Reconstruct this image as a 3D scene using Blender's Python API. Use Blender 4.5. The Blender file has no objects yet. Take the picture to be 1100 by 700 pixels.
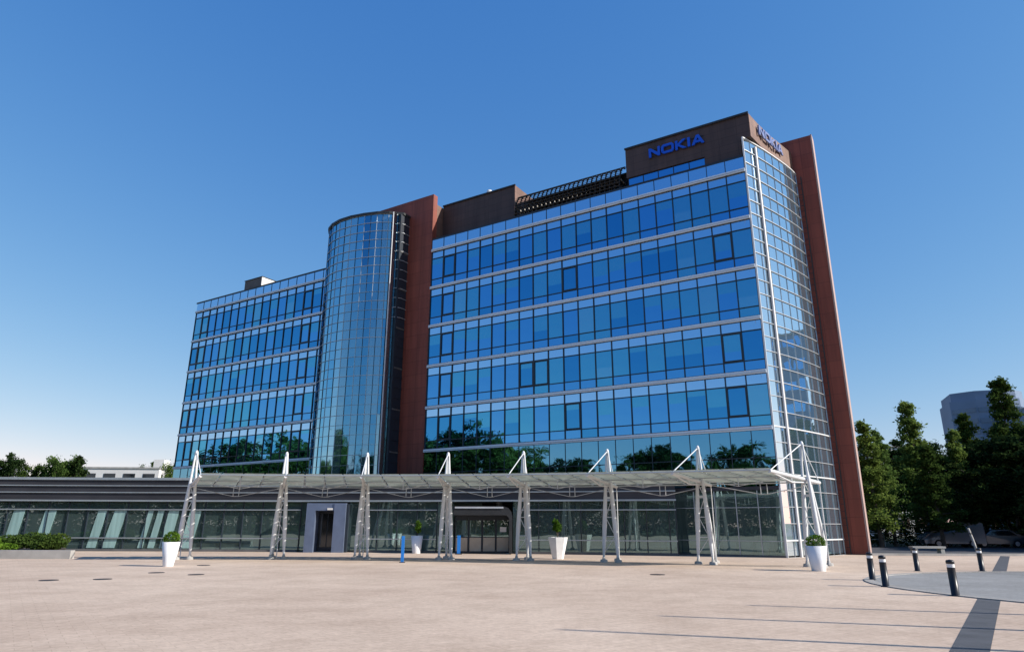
import bpy, bmesh, math, random
from mathutils import Vector, Matrix
R = math.radians
random.seed(11)
S = bpy.context.scene
COL = S.collection

# ------------------------------------------------------------ camera, light, exposure
cam_data = bpy.data.cameras.new('camera'); cam = bpy.data.objects.new('camera', cam_data); COL.objects.link(cam)
cam_data.sensor_width = 36; cam_data.lens = 719.15 / 1100 * 36
cam_data.clip_start = .1; cam_data.clip_end = 6000
cam.matrix_world = Matrix.Translation((0, 0, 1.7)) @ Matrix.Rotation(math.pi / 2 + .2891, 4, 'X') @ Matrix.Rotation(.0031, 4, 'Z')
S.camera = cam
SUN_AZ, SUN_EL = 107, 30
W = bpy.data.worlds.new('World'); S.world = W; W.use_nodes = True
wn = W.node_tree; bg = wn.nodes['Background']
sky = wn.nodes.new('ShaderNodeTexSky'); sky.sky_type = 'NISHITA'; sky.sun_disc = False
sky.sun_elevation = R(SUN_EL); sky.sun_rotation = R(SUN_AZ); sky.altitude = 0
sky.air_density = 1.0; sky.dust_density = .1; sky.ozone_density = 2.6
# per-channel response of the sky colour (a * x ** p), so zenith and horizon have the camera's blues
sep = wn.nodes.new('ShaderNodeSeparateColor'); com = wn.nodes.new('ShaderNodeCombineColor'); wn.links.new(sky.outputs[0], sep.inputs[0])
for ch, (amp, pw) in enumerate(((.057, 1.27), (.107, .782), (.24, .395))):
    m1 = wn.nodes.new('ShaderNodeMath'); m1.operation = 'POWER'; m1.inputs[1].default_value = pw; wn.links.new(sep.outputs[ch], m1.inputs[0])
    m2 = wn.nodes.new('ShaderNodeMath'); m2.operation = 'MULTIPLY'; m2.inputs[1].default_value = amp / .12; wn.links.new(m1.outputs[0], m2.inputs[0]); wn.links.new(m2.outputs[0], com.inputs[ch])
wn.links.new(com.outputs[0], bg.inputs[0]); bg.inputs[1].default_value = .12
sd = bpy.data.lights.new('sun', 'SUN'); sun = bpy.data.objects.new('sun', sd); COL.objects.link(sun)
sd.energy = 4.2; sd.angle = R(.53); sd.color = (1, .93, .84)
sv = Vector((math.sin(R(SUN_AZ)) * math.cos(R(SUN_EL)), math.cos(R(SUN_AZ)) * math.cos(R(SUN_EL)), math.sin(R(SUN_EL))))
sun.rotation_euler = sv.to_track_quat('Z', 'Y').to_euler()
S.view_settings.view_transform = 'Standard'; S.view_settings.look = 'None'
S.view_settings.exposure = .72; S.view_settings.gamma = 1; S.view_settings.use_curve_mapping = False
S.cycles.max_bounces = 8; S.cycles.transparent_max_bounces = 16; S.cycles.caustics_reflective = False; S.cycles.caustics_refractive = False
S.cycles.use_denoising = True

# ------------------------------------------------------------ materials
MAT = {}
def newmat(name):
    m = bpy.data.materials.new(name); m.use_nodes = True; nt = m.node_tree; nt.nodes.clear()
    out = nt.nodes.new('ShaderNodeOutputMaterial'); MAT[name] = m
    return m, nt, out
def N(nt, t, **kw):
    n = nt.nodes.new(t)
    for k, v in kw.items():
        if k in n.inputs.keys() if isinstance(k, str) else False: n.inputs[k].default_value = v
        else: setattr(n, k, v)
    return n
def ramp(nt, src, stops):
    r = nt.nodes.new('ShaderNodeValToRGB'); el = r.color_ramp.elements
    while len(el) < len(stops): el.new(.5)
    for e, (p, c) in zip(el, stops): e.position = p; e.color = (*c, 1) if len(c) == 3 else c
    nt.links.new(src, r.inputs[0]); return r.outputs[0]
def mixc(nt, fac, a, b, mode='MIX'):
    n = nt.nodes.new('ShaderNodeMix'); n.data_type = 'RGBA'; n.blend_type = mode
    for i, v in ((0, fac), (6, a), (7, b)):
        if hasattr(v, 'is_output'): nt.links.new(v, n.inputs[i])
        elif i == 0: n.inputs[0].default_value = v
        else: n.inputs[i].default_value = (*v, 1)
    return n.outputs[2]
def noise(nt, vec, scale, detail=3, rough=.55):
    n = nt.nodes.new('ShaderNodeTexNoise'); n.inputs['Scale'].default_value = scale; n.inputs['Detail'].default_value = detail
    n.inputs['Roughness'].default_value = rough; nt.links.new(vec, n.inputs['Vector']); return n.outputs[0]
def principled(name, col, rough=.6, metal=0., var=.12, vs=1.5, bump=0., bs=20, spec=.4, stretch=None):
    m, nt, out = newmat(name)
    p = nt.nodes.new('ShaderNodeBsdfPrincipled'); p.inputs['Roughness'].default_value = rough; p.inputs['Metallic'].default_value = metal
    p.inputs['Specular IOR Level'].default_value = spec
    tc = nt.nodes.new('ShaderNodeTexCoord'); vec = tc.outputs['Object']
    if stretch:
        mp = nt.nodes.new('ShaderNodeMapping'); mp.inputs['Scale'].default_value = stretch; nt.links.new(vec, mp.inputs[0]); vec = mp.outputs[0]
    n = noise(nt, vec, vs, 4)
    lo = tuple(max(0, c * (1 - var)) for c in col); hi = tuple(min(1, c * (1 + var)) for c in col)
    nt.links.new(ramp(nt, n, [(.3, lo), (.7, hi)]), p.inputs['Base Color'])
    if bump:
        b = nt.nodes.new('ShaderNodeBump'); b.inputs['Strength'].default_value = bump; b.inputs['Distance'].default_value = .02
        nt.links.new(noise(nt, vec, bs, 3), b.inputs['Height']); nt.links.new(b.outputs[0], p.inputs['Normal'])
    nt.links.new(p.outputs[0], out.inputs[0]); return m
def panels(name, col, w, h, joint=.55, rough=.55, streak=.35):
    m, nt, out = newmat(name)
    p = nt.nodes.new('ShaderNodeBsdfPrincipled'); p.inputs['Roughness'].default_value = rough; p.inputs['Specular IOR Level'].default_value = .35
    tc = nt.nodes.new('ShaderNodeTexCoord'); sx = nt.nodes.new('ShaderNodeSeparateXYZ'); nt.links.new(tc.outputs['Object'], sx.inputs[0])
    ad = nt.nodes.new('ShaderNodeMath'); ad.operation = 'ADD'; nt.links.new(sx.outputs[0], ad.inputs[0]); nt.links.new(sx.outputs[1], ad.inputs[1])
    cx_ = nt.nodes.new('ShaderNodeCombineXYZ'); nt.links.new(ad.outputs[0], cx_.inputs[0]); nt.links.new(sx.outputs[2], cx_.inputs[1])
    br = nt.nodes.new('ShaderNodeTexBrick'); br.offset = 0; br.inputs['Scale'].default_value = 1; br.inputs['Brick Width'].default_value = w; br.inputs['Row Height'].default_value = h
    br.inputs['Mortar Size'].default_value = .018; br.inputs['Mortar Smooth'].default_value = .3
    br.inputs['Color1'].default_value = (1, 1, 1, 1); br.inputs['Color2'].default_value = (.86, .85, .85, 1); br.inputs['Mortar'].default_value = (joint, joint, joint, 1)
    nt.links.new(cx_.outputs[0], br.inputs[0])
    mp = nt.nodes.new('ShaderNodeMapping'); mp.inputs['Scale'].default_value = (1, 1, .08); nt.links.new(tc.outputs['Object'], mp.inputs[0])
    st = ramp(nt, noise(nt, mp.outputs[0], 1.6, 6, .65), [(.3, (1 - streak,) * 3), (.6, (1.05,) * 3)])
    c = mixc(nt, 1, col, br.outputs[0], 'MULTIPLY'); c = mixc(nt, 1, c, st, 'MULTIPLY'); nt.links.new(c, p.inputs['Base Color'])
    nt.links.new(p.outputs[0], out.inputs[0]); return m
def mirror_glass(name, tint, body, fac, rough=.015, wob=.004):
    """coated glass: a tinted mirror layer over a dark body"""
    m, nt, out = newmat(name)
    g = nt.nodes.new('ShaderNodeBsdfGlossy'); g.inputs['Color'].default_value = (*tint, 1); g.inputs['Roughness'].default_value = rough
    d = nt.nodes.new('ShaderNodeBsdfDiffuse'); d.inputs['Color'].default_value = (*body, 1)
    lw = nt.nodes.new('ShaderNodeLayerWeight'); lw.inputs['Blend'].default_value = .35
    mr = nt.nodes.new('ShaderNodeMapRange'); mr.inputs['To Min'].default_value = fac; mr.inputs['To Max'].default_value = min(1, fac + .25)
    nt.links.new(lw.outputs['Fresnel'], mr.inputs[0])
    tc = nt.nodes.new('ShaderNodeTexCoord')
    b = nt.nodes.new('ShaderNodeBump'); b.inputs['Strength'].default_value = 1; b.inputs['Distance'].default_value = wob
    nt.links.new(noise(nt, tc.outputs['Object'], .9, 1), b.inputs['Height']); nt.links.new(b.outputs[0], g.inputs['Normal'])
    mx = nt.nodes.new('ShaderNodeMixShader'); nt.links.new(mr.outputs[0], mx.inputs[0])
    nt.links.new(d.outputs[0], mx.inputs[1]); nt.links.new(g.outputs[0], mx.inputs[2]); nt.links.new(mx.outputs[0], out.inputs[0]); return m
def clear_glass(name, trans, tint, fac, rough=.01, wob=.002, top=.5):
    m, nt, out = newmat(name)
    g = nt.nodes.new('ShaderNodeBsdfGlossy'); g.inputs['Color'].default_value = (*tint, 1); g.inputs['Roughness'].default_value = rough
    t = nt.nodes.new('ShaderNodeBsdfTransparent'); t.inputs['Color'].default_value = (*trans, 1)
    lw = nt.nodes.new('ShaderNodeLayerWeight'); lw.inputs['Blend'].default_value = .5
    mr = nt.nodes.new('ShaderNodeMapRange'); mr.inputs['To Min'].default_value = fac; mr.inputs['To Max'].default_value = min(1, fac + top)
    nt.links.new(lw.outputs['Fresnel'], mr.inputs[0])
    tc = nt.nodes.new('ShaderNodeTexCoord')
    b = nt.nodes.new('ShaderNodeBump'); b.inputs['Strength'].default_value = 1; b.inputs['Distance'].default_value = wob
    nt.links.new(noise(nt, tc.outputs['Object'], .8, 1), b.inputs['Height']); nt.links.new(b.outputs[0], g.inputs['Normal'])
    mx = nt.nodes.new('ShaderNodeMixShader'); nt.links.new(mr.outputs[0], mx.inputs[0])
    nt.links.new(t.outputs[0], mx.inputs[1]); nt.links.new(g.outputs[0], mx.inputs[2]); nt.links.new(mx.outputs[0], out.inputs[0]); return m

def paving(name, lo, hi, joint, bw=.42, scale_noise=.12):
    m, nt, out = newmat(name)
    p = nt.nodes.new('ShaderNodeBsdfPrincipled'); p.inputs['Roughness'].default_value = .85; p.inputs['Specular IOR Level'].default_value = .25
    tc = nt.nodes.new('ShaderNodeTexCoord'); v = tc.outputs['Object']
    base = ramp(nt, noise(nt, v, scale_noise, 6, .62), [(.34, lo), (.66, hi)])
    fine = ramp(nt, noise(nt, v, 9, 4, .7), [(.3, (.8, .8, .8)), (.7, (1.12, 1.12, 1.12))])
    c = mixc(nt, .8, base, fine, 'MULTIPLY')
    mp = nt.nodes.new('ShaderNodeMapping'); mp.inputs['Rotation'].default_value = (0, 0, R(-36)); nt.links.new(v, mp.inputs[0])
    br = nt.nodes.new('ShaderNodeTexBrick'); br.inputs['Color1'].default_value = (1, 1, 1, 1); br.inputs['Color2'].default_value = (.84, .83, .82, 1)
    br.inputs['Mortar'].default_value = (*joint, 1); br.inputs['Scale'].default_value = 1; br.inputs['Brick Width'].default_value = bw
    br.inputs['Row Height'].default_value = bw / 2; br.inputs['Mortar Size'].default_value = .009; br.inputs['Mortar Smooth'].default_value = .4
    nt.links.new(mp.outputs[0], br.inputs[0])
    c = mixc(nt, .45, c, br.outputs[0], 'MULTIPLY')
    st = ramp(nt, noise(nt, v, .55, 6, .75), [(.38, (.74, .72, .7)), (.56, (1, 1, 1))])
    c = mixc(nt, .5, c, st, 'MULTIPLY')
    nt.links.new(c, p.inputs['Base Color'])
    b = nt.nodes.new('ShaderNodeBump'); b.inputs['Strength'].default_value = .35; b.inputs['Distance'].default_value = .01
    nt.links.new(noise(nt, v, 25, 4), b.inputs['Height']); nt.links.new(b.outputs[0], p.inputs['Normal'])
    nt.links.new(p.outputs[0], out.inputs[0]); return m
def leafmat(name, dark, light, tr=.35):
    m, nt, out = newmat(name)
    geo = nt.nodes.new('ShaderNodeNewGeometry'); oi = nt.nodes.new('ShaderNodeObjectInfo')
    tc = nt.nodes.new('ShaderNodeTexCoord')
    a = ramp(nt, noise(nt, tc.outputs['Object'], .9, 3, .7), [(.3, dark), (.72, light)])
    b = ramp(nt, geo.outputs['Random Per Island'], [(0, (.65, .7, .6)), (1, (1.3, 1.25, 1.1))])
    c = mixc(nt, 1, a, b, 'MULTIPLY')
    b2 = ramp(nt, oi.outputs['Random'], [(0, (.8, .88, .9)), (1, (1.15, 1.08, .9))])
    c = mixc(nt, 1, c, b2, 'MULTIPLY')
    d = nt.nodes.new('ShaderNodeBsdfDiffuse'); t = nt.nodes.new('ShaderNodeBsdfTranslucent')
    nt.links.new(c, d.inputs[0]); nt.links.new(c, t.inputs[0])
    mx = nt.nodes.new('ShaderNodeMixShader'); mx.inputs[0].default_value = tr
    nt.links.new(d.outputs[0], mx.inputs[1]); nt.links.new(t.outputs[0], mx.inputs[2]); nt.links.new(mx.outputs[0], out.inputs[0]); return m

paving('plaza_paving', (.53, .405, .31), (.66, .525, .41), (.62, .6, .58))
paving('circle_paving', (.23, .23, .225), (.33, .33, .32), (.7, .7, .7), bw=.3)
paving('setts', (.3, .29, .27), (.42, .4, .37), (.35, .35, .35), bw=.22)
principled('asphalt', (.065, .065, .07), .9, var=.25, vs=.6, bump=.3, bs=30)
principled('strip_stone', (.07, .073, .08), .8, var=.2, vs=2, bump=.3, bs=30)
principled('ground_green', (.045, .06, .025), .95, var=.4, vs=.3, bump=.5, bs=4)
principled('concrete', (.36, .35, .33), .85, var=.18, vs=1.2, bump=.3, bs=20)
principled('concrete_dark', (.12, .12, .12), .85, var=.18, vs=1.2)
panels('red_panel', (.25, .066, .042), 1.25, 1.13)
panels('brown_panel', (.078, .052, .047), 1.25, .62)
principled('sunlit_red_end', (.4, .29, .26), .6, var=.08)  # sunlit end of the red wall, its brightness put into the colour
panels('sunlit_brown', (.2, .115, .085), 1.25, .62)  # sunlit copy of the brown panels, sunlight put into the colour
principled('white_metal', (.64, .66, .67), .35, var=.05)
principled('light_metal', (.5, .53, .56), .35, .3, var=.08)
principled('band_metal', (.68, .77, .86), .4, .1, var=.06, vs=.3)
principled('dark_frame', (.02, .028, .04), .4, var=.1)
principled('frame_steel', (.42, .47, .5), .3, .5, var=.08)
principled('dark_metal', (.03, .032, .035), .5, .2, var=.2)
principled('fascia', (.045, .045, .052), .45, .2, var=.25, vs=.35, stretch=(1, 1, 3))
principled('core_wall', (.03, .035, .04), .9, var=.1)
principled('inner_wall', (.3, .38, .37), .9, var=.2, vs=.4)
principled('inner_floor', (.34, .33, .31), .5, var=.2)
principled('slab_edge', (.4, .42, .42), .8, var=.1)
principled('white_paint', (.78, .78, .77), .45, var=.05, vs=4)
principled('planter_shell', (.76, .77, .78), .3, var=.05, vs=3)
principled('portal_metal', (.14, .18, .27), .4, .3, var=.12)
principled('door_reflection', (.42, .36, .28), .5, var=.15)  # plaza ground mirrored in the doors, put in as a beige colour
principled('blue_paint', (.02, .2, .62), .35, var=.06)
principled('sign_blue', (.008, .09, .62), .35, var=.04)
principled('sign_glare', (.16, .2, .38), .35, var=.04)  # the blue lettering paled by sun glare put into its colour
principled('black_paint', (.015, .016, .02), .35, var=.2)
principled('roof_felt', (.06, .06, .065), .9, var=.2)
principled('teal_fin', (.27, .42, .40), .25, var=.25, vs=1.2, stretch=(3, 3, .15))
principled('far_white', (.7, .69, .67), .8, var=.06, vs=.2)
principled('far_glass', (.08, .14, .22), .25, .2, var=.2, vs=.1)
principled('far_grey', (.15, .22, .33), .6, var=.12, vs=.1)
principled('bark', (.09, .075, .06), .9, var=.35, vs=3, bump=.6, bs=14)
principled('birch_bark', (.5, .48, .44), .8, var=.35, vs=4)
principled('soil', (.05, .04, .03), .95, var=.3)
principled('iron', (.05, .045, .045), .7, .4, var=.3)
principled('tyre', (.015, .015, .015), .8)
principled('car_silver', (.2, .23, .27), .25, .6, var=.03)
principled('car_grey', (.12, .14, .16), .25, .5, var=.03)
principled('car_blue', (.04, .08, .15), .25, .4, var=.03)
principled('car_white', (.6, .62, .64), .25, 0, var=.03)
principled('car_glass', (.012, .016, .02), .06, 0, spec=.8)
principled('lamp_glass', (.75, .72, .66), .15, 0)
leafmat('leaf_bright', (.085, .14, .042), (.21, .285, .085), .45)
leafmat('leaf_mid', (.035, .065, .02), (.095, .145, .04))
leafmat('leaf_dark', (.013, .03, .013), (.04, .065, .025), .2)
leafmat('leaf_box', (.05, .11, .015), (.15, .26, .04), .3)

mirror_glass('office_glass', (.115, .385, .71), (.004, .018, .045), .86)
mirror_glass('office_glass_deep', (.065, .325, .61), (.003, .014, .04), .84)
mirror_glass('office_glass_blind', (.11, .45, .68), (.07, .10, .12), .78)
mirror_glass('office_glass_pale', (.17, .49, .70), (.10, .13, .15), .78)
mirror_glass('spandrel_glass', (.42, .63, .85), (.05, .09, .16), .92)
mirror_glass('low_glass', (.15, .38, .55), (.006, .016, .018), .85)
for i, (b, f, t) in enumerate([((.012, .03, .05), .75, (.17, .42, .60)), ((.05, .10, .14), .66, (.25, .50, .66)), ((.11, .18, .22), .62, (.32, .55, .68)), ((.004, .012, .025), .8, (.10, .32, .52))]):
    mirror_glass('tower_glass_%d' % i, t, b, f, rough=.03, wob=.01)
mirror_glass('curved_glass', (.82, .93, 1), (.13, .23, .30), .78, rough=.012, wob=.005)
lg = clear_glass('lobby_glass', (.66, .8, .78), (.45, .64, .63), .34, top=.5).node_tree
o_ = lg.nodes['Material Output']; src = o_.inputs[0].links[0].from_socket; dn = lg.nodes.new('ShaderNodeBsdfDiffuse'); dn.inputs[0].default_value = (.3, .46, .44, 1)
mx_ = lg.nodes.new('ShaderNodeMixShader'); mx_.inputs[0].default_value = .13; lg.links.new(src, mx_.inputs[1]); lg.links.new(dn.outputs[0], mx_.inputs[2]); lg.links.new(mx_.outputs[0], o_.inputs[0])
clear_glass('fin_glass', (.6, .8, .85), (.8, .95, 1), .4)
def canopy_glass():
    m, nt, out = newmat('canopy_glass')
    d = nt.nodes.new('ShaderNodeBsdfDiffuse'); t = nt.nodes.new('ShaderNodeBsdfTranslucent'); x = nt.nodes.new('ShaderNodeBsdfTransparent')
    tc = nt.nodes.new('ShaderNodeTexCoord')
    c = ramp(nt, noise(nt, tc.outputs['Object'], 1.3, 4, .65), [(.3, (.42, .45, .41)), (.7, (.6, .62, .57))])
    nt.links.new(c, d.inputs[0]); nt.links.new(c, t.inputs[0]); x.inputs[0].default_value = (.8, .86, .82, 1)
    a = nt.nodes.new('ShaderNodeMixShader'); a.inputs[0].default_value = .55; nt.links.new(d.outputs[0], a.inputs[1]); nt.links.new(t.outputs[0], a.inputs[2])
    b = nt.nodes.new('ShaderNodeMixShader'); b.inputs[0].default_value = .22; nt.links.new(a.outputs[0], b.inputs[1]); nt.links.new(x.outputs[0], b.inputs[2])
    nt.links.new(b.outputs[0], out.inputs[0])
canopy_glass()

# ------------------------------------------------------------ mesh helpers
class MB:
    def __init__(s): s.v = []; s.f = []; s.m = []; s.mats = []; s.smooth = []
    def mi(s, mat):
        if mat not in s.mats: s.mats.append(mat)
        return s.mats.index(mat)
    def poly(s, pts, faces, mat, smooth=False):
        o = len(s.v); s.v += [tuple(p) for p in pts]; k = s.mi(mat)
        for f in faces: s.f.append(tuple(o + i for i in f)); s.m.append(k); s.smooth.append(smooth)
    def box(s, x0, x1, y0, y1, z0, z1, mat):
        p = [(x0, y0, z0), (x1, y0, z0), (x1, y1, z0), (x0, y1, z0), (x0, y0, z1), (x1, y0, z1), (x1, y1, z1), (x0, y1, z1)]
        s.poly(p, [(0, 3, 2, 1), (4, 5, 6, 7), (0, 1, 5, 4), (1, 2, 6, 5), (2, 3, 7, 6), (3, 0, 4, 7)], mat)
    def obox(s, c, ux, uy, uz, mat):   # oriented box: centre + half-axis vectors
        c = Vector(c); ux = Vector(ux); uy = Vector(uy); uz = Vector(uz)
        p = [c + a * ux + b * uy + d * uz for d in (-1, 1) for a, b in ((-1, -1), (1, -1), (1, 1), (-1, 1))]
        s.poly(p, [(0, 3, 2, 1), (4, 5, 6, 7), (0, 1, 5, 4), (1, 2, 6, 5), (2, 3, 7, 6), (3, 0, 4, 7)], mat)
    def bar(s, a, b, w, h, mat, up=(0, 0, 1)):
        a = Vector(a); b = Vector(b); d = b - a; up = Vector(up)
        side = d.cross(up)
        if side.length < 1e-6: side = d.cross(Vector((1, 0, 0)))
        side.normalize(); u = side.cross(d).normalized()
        s.obox((a + b) / 2, d / 2, side * w / 2, u * h / 2, mat)
    def tube(s, pts, rad, mat, n=8, cap=True):
        pts = [Vector(p) for p in pts]
        if not hasattr(rad, '__len__'): rad = [rad] * len(pts)
        rings = []; ref = None
        for i, p in enumerate(pts):
            d = (pts[min(i + 1, len(pts) - 1)] - pts[max(i - 1, 0)]).normalized()
            if ref is None: ref = Vector((1, 0, 0)) if abs(d.x) < .9 else Vector((0, 1, 0))
            a = (ref - d * ref.dot(d)).normalized(); b = d.cross(a); ref = a
            rings.append([p + (a * math.cos(t) + b * math.sin(t)) * rad[i] for t in [2 * math.pi * k / n for k in range(n)]])
        P = [q for r in rings for q in r]; F = []
        for i in range(len(rings) - 1):
            for k in range(n):
                F.append((i * n + k, i * n + (k + 1) % n, (i + 1) * n + (k + 1) % n, (i + 1) * n + k))
        s.poly(P, F, mat, True)
        if cap:
            s.poly(rings[0], [tuple(range(n))[::-1]], mat); s.poly(rings[-1], [tuple(range(n))], mat)
    def lathe(s, prof, mat, n=20, c=(0, 0)):
        P = [(c[0] + r * math.cos(2 * math.pi * k / n), c[1] + r * math.sin(2 * math.pi * k / n), z) for r, z in prof for k in range(n)]
        F = [(i * n + k, i * n + (k + 1) % n, (i + 1) * n + (k + 1) % n, (i + 1) * n + k) for i in range(len(prof) - 1) for k in range(n)]
        s.poly(P, F, mat, True)
    def prism(s, pts, z0, z1, mat):
        n = len(pts); P = [(x, y, z0) for x, y in pts] + [(x, y, z1) for x, y in pts]
        s.poly(P, [tuple(range(n))[::-1], tuple(range(n, 2 * n))] + [(i, (i + 1) % n, n + (i + 1) % n, n + i) for i in range(n)], mat)
    def mesh(s, name):
        me = bpy.data.meshes.new(name); me.from_pydata(s.v, [], s.f)
        for m in s.mats: me.materials.append(MAT[m])
        me.polygons.foreach_set('material_index', s.m); me.polygons.foreach_set('use_smooth', s.smooth)
        me.update(); return me
    def build(s, name, parent=None, loc=None, fix=False):
        me = s.mesh(name)
        if fix:
            bm = bmesh.new(); bm.from_mesh(me); bmesh.ops.recalc_face_normals(bm, faces=bm.faces); bm.to_mesh(me); bm.free()
        return link(name, me, parent, loc)
def link(name, me, parent=None, loc=None, rz=0):
    o = bpy.data.objects.new(name, me); COL.objects.link(o)
    if parent: o.parent = parent
    if loc is not None: o.location = loc
    if rz: o.rotation_euler.z = rz
    return o
def thing(name, label, cat, loc=(0, 0, 0), rz=0, group=None):
    o = link(name, None, None, loc, rz); o['label'] = label; o['category'] = cat
    if group: o['group'] = group
    return o
def tag(o, label, cat, group=None, kind=None):
    o['label'] = label; o['category'] = cat
    if group: o['group'] = group
    if kind: o['kind'] = kind
    return o
def struct(name, mb):
    o = mb.build(name); o['kind'] = 'structure'; return o
def copy_tree(o, parent=None):
    c = o.copy(); COL.objects.link(c)
    if parent: c.parent = parent
    for ch in list(o.children): copy_tree(ch, c)
    return c

# ------------------------------------------------------------ the ground
g = MB(); g.poly([(-2500, -2500, 0), (2500, -2500, 0), (2500, 2500, 0), (-2500, 2500, 0)], [(0, 1, 2, 3)], 'ground_green'); struct('ground', g)
g = MB(); g.poly([(-75, -32, .004), (75, -32, .004), (75, 43.1, .004), (22, 43.1, .004), (22, 56, .004), (-75, 56, .004)], [(0, 1, 2, 3, 4, 5)], 'plaza_paving'); struct('plaza', g)
# round grey paved area at the right (a big rounded patch) and the dark stone strip crossing the plaza
cx, cy = 19.3, 20.6
pts = []
for k in range(48):
    t = 2 * math.pi * k / 48
    ex = 8.3 * math.copysign(abs(math.cos(t)) ** .9, math.cos(t)); ey = 7.3 * math.copysign(abs(math.sin(t)) ** .9, math.sin(t))
    c_, s_ = math.cos(R(12)), math.sin(R(12))
    pts.append((cx + ex * c_ - ey * s_, cy + ex * s_ + ey * c_))
g = MB(); g.poly([(x, y, .012) for x, y in pts], [tuple(range(48))], 'circle_paving'); struct('paved_circle', g)
g = MB(); pin = [(cx + (x - cx) * .965, cy + (y - cy) * .965) for x, y in pts]
for i in range(48):
    j = (i + 1) % 48; g.prism([pin[i], pts[i], pts[j], pin[j]], .0, .03, 'setts')
struct('circle_edging', g)
g = MB(); d = Vector((.585, .81)); q = Vector((.81, -.585)) * .235; c0 = Vector((6.5, 10.4))
a = c0 - d * 14; b = c0 + d * 40
g.poly([(a.x - q.x, a.y - q.y, .008), (a.x + q.x, a.y + q.y, .008), (b.x + q.x, b.y + q.y, .008), (b.x - q.x, b.y - q.y, .008)], [(0, 1, 2, 3)], 'strip_stone'); struct('stone_strip', g)
g = MB(); g.poly([(22, 47, .004), (400, 47, .004), (400, 62, .004), (22, 62, .004)], [(0, 1, 2, 3)], 'asphalt'); struct('road', g)
g = MB(); g.box(22.0, 75, 43.1, 43.3, -.02, .13, 'concrete'); struct('kerb', g)

# ------------------------------------------------------------ the office building (local frame: x = s along the facade away from the near corner, y = -off)
AN = 1.0129
O0 = (15.3973, 39.564); DV = (-math.sin(AN), math.cos(AN)); NV = (math.cos(AN), math.sin(AN))
def wpt(s, o, z=0): return (O0[0] + DV[0] * s + NV[0] * o, O0[1] + DV[1] * s + NV[1] * o, z)
B = thing('office_building', 'tall blue glass office block with red end walls and a round glass stair tower', 'office building', (O0[0], O0[1], 0), math.atan2(DV[1], DV[0]))
def bb(mb, s0, s1, o0, o1, z0, z1, mat): mb.box(s0, s1, -o1, -o0, z0, z1, mat)
BAY, H6, FH = 1.2509, 7.29, 3.4
RZ = 25.4
# main mass
mb = MB()
bb(mb, .15, 37.9, .3, 12.5, 3.6, 25.15, 'core_wall'); bb(mb, 37.9, 59.5, .3, 12.5, 3.6, 25.15, 'core_wall')
bb(mb, 7.3, 59.5, .3, 12.5, 0, 3.598, 'core_wall'); mb.build('inner_core', B)
mb = MB(); bb(mb, .1, 59.6, .05, 12.6, 25.152, 25.3, 'roof_felt')
bb(mb, .05, 26.2, -.05, .18, 25.31, 25.42, 'dark_frame'); bb(mb, 36.5, 59.75, -.05, .18, 25.31, 25.44, 'dark_metal'); bb(mb, 59.6, 59.75, .18, 12.6, 25.1, 25.44, 'dark_metal')
mb.build('roof', B)
# white floor bands
for (s0, s1) in ((0, 26.27), (36.2, 59.62)):
    for k in range(6):
        z = H6 + FH * k
        mb = MB(); bb(mb, s0, s1, -.14, .05, z - .11, z + .11, 'band_metal'); bb(mb, s0, s1, -.17, -.141, z - .035, z - .005, 'frame_steel')
        mb.build('floor_band', B)
# window modules: frame is the part, its glazing the sub-part
HW = FH - .22
def frame_mb(kind, x0=0):
    m = MB(); w = BAY; fr = 'dark_frame'
    def v(x, wd, z0=0, z1=HW, d=.0): m.box(x0 + x - wd / 2, x0 + x + wd / 2, -.10, .05 + d, z0, z1, fr)
    m.box(x0, x0 + .03, -.1, .055, 0, HW, fr); m.box(x0 + w - .03, x0 + w, -.1, .055, 0, HW, fr)
    for z, t in ((.0, .05), (.62, .055), (2.5, .06), (HW - .03, .03)): m.box(x0 + .03, x0 + w - .03, -.1, .04, z, z + t, fr)
    if kind == 1:   # opening sash with a heavy dark frame
        for a, b_, c, d_ in ((.03, .1, .68, 2.5), (w - .1, w - .03, .68, 2.5)): m.box(x0 + a, x0 + b_, -.09, .06, c, d_, fr)
        m.box(x0 + .1, x0 + w - .1, -.09, .06, .68, .76, fr); m.box(x0 + .1, x0 + w - .1, -.09, .06, 2.42, 2.5, fr)
    return m
def pane_mb(mainm, lowm, rnd, x0=0, z0=0, m=None):
    m = m or MB(); w = BAY; t = [rnd.uniform(-.0045, .0045) for _ in range(6)]
    for i, (za, zb, mt) in enumerate(((.04, .63, lowm), (.66, 2.51, mainm), (2.55, HW - .02, 'spandrel_glass'))):
        y = -.02; a, b_ = t[i] * w, t[i + 3] * (zb - za)
        if i == 1 and rnd.random() < .35:    # a blind drawn part of the way down behind the pane
            zc = zb - rnd.uniform(.3, 1.2); u_ = (zc - za) / (zb - za)
            m.poly([(x0 + .02, y - a + b_ * u_, z0 + zc), (x0 + w - .02, y + a + b_ * u_, z0 + zc), (x0 + w - .02, y + a + b_, z0 + zb), (x0 + .02, y - a + b_, z0 + zb)], [(1, 0, 3, 2)], 'office_glass_blind')
            m.poly([(x0 + .02, y - a, z0 + za), (x0 + w - .02, y + a, z0 + za), (x0 + w - .02, y + a + b_ * u_, z0 + zc), (x0 + .02, y - a + b_ * u_, z0 + zc)], [(1, 0, 3, 2)], mt); continue
        m.poly([(x0 + .02, y - a, z0 + za), (x0 + w - .02, y + a, z0 + za), (x0 + w - .02, y + a + b_, z0 + zb), (x0 + .02, y - a + b_, z0 + zb)], [(1, 0, 3, 2)], mt)
    return m
fmesh = [frame_mb(0).mesh('window_frame_plain'), frame_mb(1).mesh('window_frame_sash')]
rnd = random.Random(5)
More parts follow.
